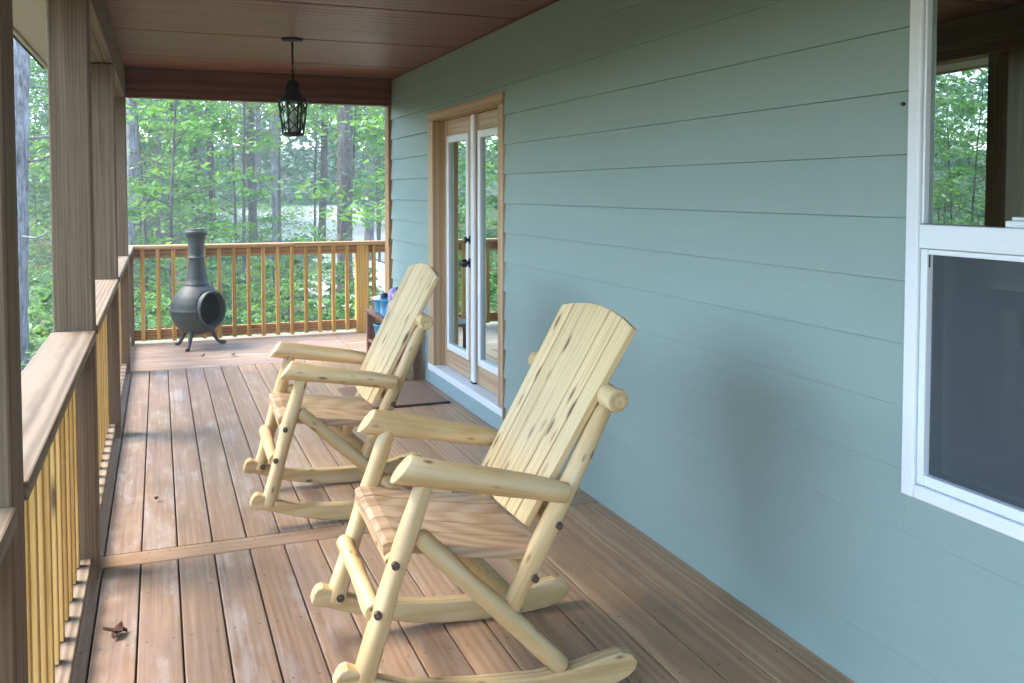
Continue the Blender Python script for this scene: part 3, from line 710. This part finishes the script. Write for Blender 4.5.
def plant(protolist,x,y,sc,label,group,cat='tree',rot=None):
    i=random.randrange(len(protolist)); p=protolist[i]
    if (id(protolist),i) in used: o=copy_tree(p)
    else: used.add((id(protolist),i)); o=p
    o.location=(x,y,gz(x,y)-.05); o.rotation_euler=(0,0,random.uniform(0,6.28) if rot is None else rot); o.scale=(sc,sc,sc)
    tag(o,label,cat,group); return o
near_p=protos[:3]; far_p=protos[3:]
lab='slender leafy young tree growing among the tall trunks in the woods'
pts=[]
def ok(x,y,dmin):
    if -3.2<x<9.5 and y<13: return False
    return all((x-a)**2+(y-b)**2>dmin**2 for a,b in pts)
# seen down the porch and through the open side
tries=0
while len(pts)<22 and tries<4000:
    tries+=1; y=random.uniform(17,46); k=random.uniform(-.16,.32); x=k*y+random.uniform(-1,1)
    if k>.11 and not (k>.25): continue
    if k>.055 and y>21 and k<.2: continue
    if ok(x,y,2.6): pts.append((x,y))
while len(pts)<46 and tries<9000:
    tries+=1; x=random.uniform(-26,-5.5); y=random.uniform(-6,42)
    if ok(x,y,3.4): pts.append((x,y))
hi_p=[sapling_proto(9.5,2.4,.36,30,60,.09,7,M['leaf']),sapling_proto(8.6,2.2,.38,26,60,.095,8,M['leaf'])]
for (x,y) in ((2.0,24),(3.3,27.5),(4.4,22.5),(6.4,28),(5.2,33),(7.6,33.5),(1.6,31),(9.2,38)):
    plant(hi_p,x,y,random.uniform(.92,1.1),'bare-stemmed young tree with its leaves spread above the pale clearing','young trees over the clearing')
for q in ((-8.5,12.5),(-11,15.5),(-9.8,17.5),(-14,19),(-16.5,23),(-12.5,22),(-19,28)): pts.append(q)
for x,y in pts:
    far=math.hypot(x,y)>30
    sc=random.uniform(.8,1.15)
    if x<-4 and y<14: sc*=.5
    elif x<-.2*y: sc*=.72
    plant(far_p if far else near_p,x,y,sc,lab,'young trees in the woods')
# shrubs by the deck end
shr=[sapling_proto(1.7,.85,.05,34,55,.055,21,M['leaf']),sapling_proto(1.4,.8,.05,30,55,.06,22,M['leaf']),sapling_proto(2.1,.9,.05,38,55,.06,23,M['leafcool'])]
for s in shr: s.name='shrub'
spts=[]
tries=0
while len(spts)<17 and tries<4000:
    tries+=1; y=random.uniform(11.6,22); k=random.uniform(-.12,.27); x=k*y
    if k>.15 and y>14 and random.random()<.75: continue
    if all((x-a)**2+(y-b)**2>1.1 for a,b in spts): spts.append((x,y))
for x,y in spts: plant(shr,x,y,random.uniform(.5,.85),'leafy green shrub on the ground beyond the end railing','shrubs beyond the end railing','shrub')

# tall forest trees
crown_protos=[]
def crown_mesh(seed,h0,h1,rad,ns,per,size,mat):
    rs=np.random.default_rng(seed); cen=[];rd=[]
    for i in range(ns):
        q=rs.uniform(); z=h0+(h1-h0)*q; k=rad*math.sqrt(rs.uniform(.05,1))*(1-.7*q); a=rs.uniform(0,6.28); cen.append((k*math.cos(a),k*math.sin(a),z)); rd.append(rs.uniform(.5,1.0))
    return leaves(cen,rd,per,size,'crown',mat)
cm=[crown_mesh(31,9.5,18,2.4,60,40,.13,M['leafcool']),crown_mesh(32,10.5,19,2.2,55,40,.13,M['pineleaf']),crown_mesh(33,9,17,2.6,60,40,.14,M['leaf'])]
def tall(x,y,dia,label,group,lean=(0,0),h=19,twigs=0,mat='bark',ci=None,spray=0):
    o=empty('forest_tree',(x,y,gz(x,y)-.1),label=label,cat='tree',group=group)
    m=MB(); r=dia/2; qs=(0,.02,.05,.15,.35,.6,.8,1)
    def ax(q): return (lean[0]*q*h+.10*math.sin(q*7+x),lean[1]*q*h+.08*math.cos(q*6+y),q*h)
    m.log([ax(q) for q in qs],[r*1.35,r*1.15,r*1.03,r,r*.92,r*.72,r*.45,r*.12],12,.03)
    for i in range(twigs):
        q=random.uniform(.09,.42); a=random.uniform(0,6.28) if i%3 else random.uniform(-.6,.4); L=random.uniform(.5,1.5); b=Vector(ax(q)); d=Vector((math.cos(a),math.sin(a),random.uniform(-.15,.5)))
        m.log([b,b+d*L*.5,b+d*L+Vector((0,0,.15*L))],[.022,.013,.004],5,.05)
    for i in range(5):
        q=random.uniform(.5,.9); a=random.uniform(0,6.28); L=random.uniform(1,2.2)*(1.2-q); b=Vector(ax(q)); m.log([b,b+Vector((math.cos(a)*L,math.sin(a)*L,.5*L))],[r*.25,.01],5,0)
    m.build('trunk',M[mat],o)
    c=meshobj('crown',cm[ci if ci is not None else random.randrange(3)],o); c.location=ax(.7)[:2]+(h-19,); c.rotation_euler=(0,0,random.uniform(0,6)); return o
def atpx(u,d):
    f=914.2; ya=R(21.143); q=(u-512)/f; v=Vector((math.sin(ya)+q*math.cos(ya),math.cos(ya)-q*math.sin(ya)))*d; return v.x,v.y
TT=[(22,11.5,.25,'scaly grey trunk with dead twigs showing between the two front posts',(.004,0),14,'bark'),
 (131,22,.26,'straight grey trunk standing right beside the corner post',(.0,0),2,'bark'),
 (160,31,.27,'slightly leaning grey trunk seen between the corner post and the chiminea',(-.012,0),1,'bark'),
 (196,38,.25,'thin brown trunk rising behind the chiminea chimney',(-.004,0),1,'barkdark'),
 (211,37,.27,'straight brown trunk just beside the chiminea chimney top',(0,0),1,'barkdark'),
 (254,32,.30,'brown leafy-based trunk between the chiminea and the lantern',(-.003,0),3,'barkdark'),
 (279,29,.29,'pale grey trunk directly below the lantern, against the bright clearing',(0,0),1,'bark'),
 (323,33,.26,'thin dark trunk in front of the bright clearing',(.002,0),1,'barkdark'),
 (348,21,.34,'thickest brown trunk in front of the clearing, near the newel post',(0,0),2,'barkdark'),
 (368,29,.30,'trunk beside the thickest one, close to the house corner',(0,0),1,'bark')]
for u,d,dia,lb,ln,tw,mt_ in TT:
    x,y=atpx(u,d); tall(x,y,dia,lb,'tall forest trees',ln,19,tw,mt_)
tp=[(atpx(u,d)) for u,d,*_ in TT]; n=0; tries=0
while n<24 and tries<5000:
    tries+=1
    if n<16: y=random.uniform(34,60); x=y*random.uniform(-.2,.10)
    else: x=random.uniform(-30,-13); y=random.uniform(14,44)
    if all((x-a)**2+(y-b)**2>5 for a,b in tp):
        tp.append((x,y)); n+=1; tall(x,y,random.uniform(.16,.34),'tall straight trunk standing deeper in the woods','deep forest trees',(random.uniform(-.015,.015),0),19,1,random.choice(['bark','barkdark']))
# far wood that reads as one mass
cen=[];rd=[]
for i in range(2300):
    a=random.uniform(-1.25,.75); d=random.uniform(58,88); x,y=d*math.sin(a),d*math.cos(a); z=gz(x,y)+abs(random.gauss(0,1))*8
    if z>30: continue
    cen.append((x,y,z)); rd.append(random.uniform(1.0,2.4))
for i in range(700):
    a=random.uniform(.0,.40); d=random.uniform(63,80); x,y=d*math.sin(a),d*math.cos(a); cen.append((x,y,gz(x,y)+random.uniform(0,24))); rd.append(random.uniform(1.2,2.6))
o=meshobj('far_woods',leaves(cen,rd,34,.30,'far_woods',M['leafcool'],flat=.7)); tag(o,'far leafy woods closing off the view','woods',kind='stuff')
cen=[];rd=[]
for i in range(1500):
    y=random.uniform(11,58); x=random.uniform(-.5,.16)*y+random.uniform(-2,1)
    if -3<x<9 and y<11.5: continue
    cen.append((x,y,gz(x,y)+random.uniform(.05,.35))); rd.append(random.uniform(.3,.8))
o=meshobj('undergrowth',leaves(cen,rd,34,.075,'undergrowth',M['leaf'],flat=.4)); tag(o,'low green undergrowth on the forest floor','undergrowth',kind='stuff')

HAZE=.0032
if HAZE:
    m=MB(); m.box(-156,156,-156,156,-6,34); t=NT('haze_air'); v=t.n('ShaderNodeVolumePrincipled'); v.inputs['Density'].default_value=HAZE; v.inputs['Color'].default_value=(.92,.97,.88,1); t.l(v.outputs[0],t.out.inputs['Volume'])
    tag(m.build('haze',t.m),'pale haze between the trees','haze',kind='stuff')
# ------------------------------------------------------------------ light, sky, camera
SUN_EL,SUN_AZ=R(54),R(-70)     # azimuth measured from +Y towards +X
w=bpy.data.worlds.new('World'); S.world=w; w.use_nodes=True; nt=w.node_tree; nt.nodes.clear()
sky=nt.nodes.new('ShaderNodeTexSky'); sky.sky_type='NISHITA'; sky.sun_disc=False; sky.sun_elevation=SUN_EL; sky.sun_rotation=SUN_AZ; sky.air_density=1.0; sky.dust_density=.6; sky.ozone_density=2.6
bg=nt.nodes.new('ShaderNodeBackground'); bg.inputs['Strength'].default_value=.15; out=nt.nodes.new('ShaderNodeOutputWorld'); nt.links.new(sky.outputs[0],bg.inputs[0]); nt.links.new(bg.outputs[0],out.inputs[0])
sl=bpy.data.lights.new('sun','SUN'); sl.energy=1.0; sl.angle=R(30); sl.color=(1,.92,.80); so=bpy.data.objects.new('sun',sl); COL.objects.link(so)
sd=Vector((math.sin(SUN_AZ)*math.cos(SUN_EL),math.cos(SUN_AZ)*math.cos(SUN_EL),math.sin(SUN_EL))); so.rotation_euler=(-sd).to_track_quat('-Z','Y').to_euler()
cam=bpy.data.cameras.new('camera'); co=bpy.data.objects.new('camera',cam); COL.objects.link(co); co.location=(0,0,1.51); co.rotation_euler=(R(90-2.509),0,R(-21.143))
cam.sensor_width=36; cam.sensor_fit='HORIZONTAL'; cam.lens=914.2/1024*36; cam.shift_y=-(341.5-231.1)/1024; cam.clip_start=.05; cam.clip_end=1500; S.camera=co
S.view_settings.view_transform='Standard'; S.view_settings.look='None'; S.view_settings.exposure=3.62; S.view_settings.gamma=1
S.render.engine='CYCLES'; S.cycles.use_denoising=True
S.cycles.max_bounces=8; S.cycles.diffuse_bounces=4; S.cycles.glossy_bounces=4; S.cycles.transparent_max_bounces=12; S.cycles.transmission_bounces=4
S.cycles.caustics_reflective=False; S.cycles.caustics_refractive=False; S.cycles.sample_clamp_indirect=6
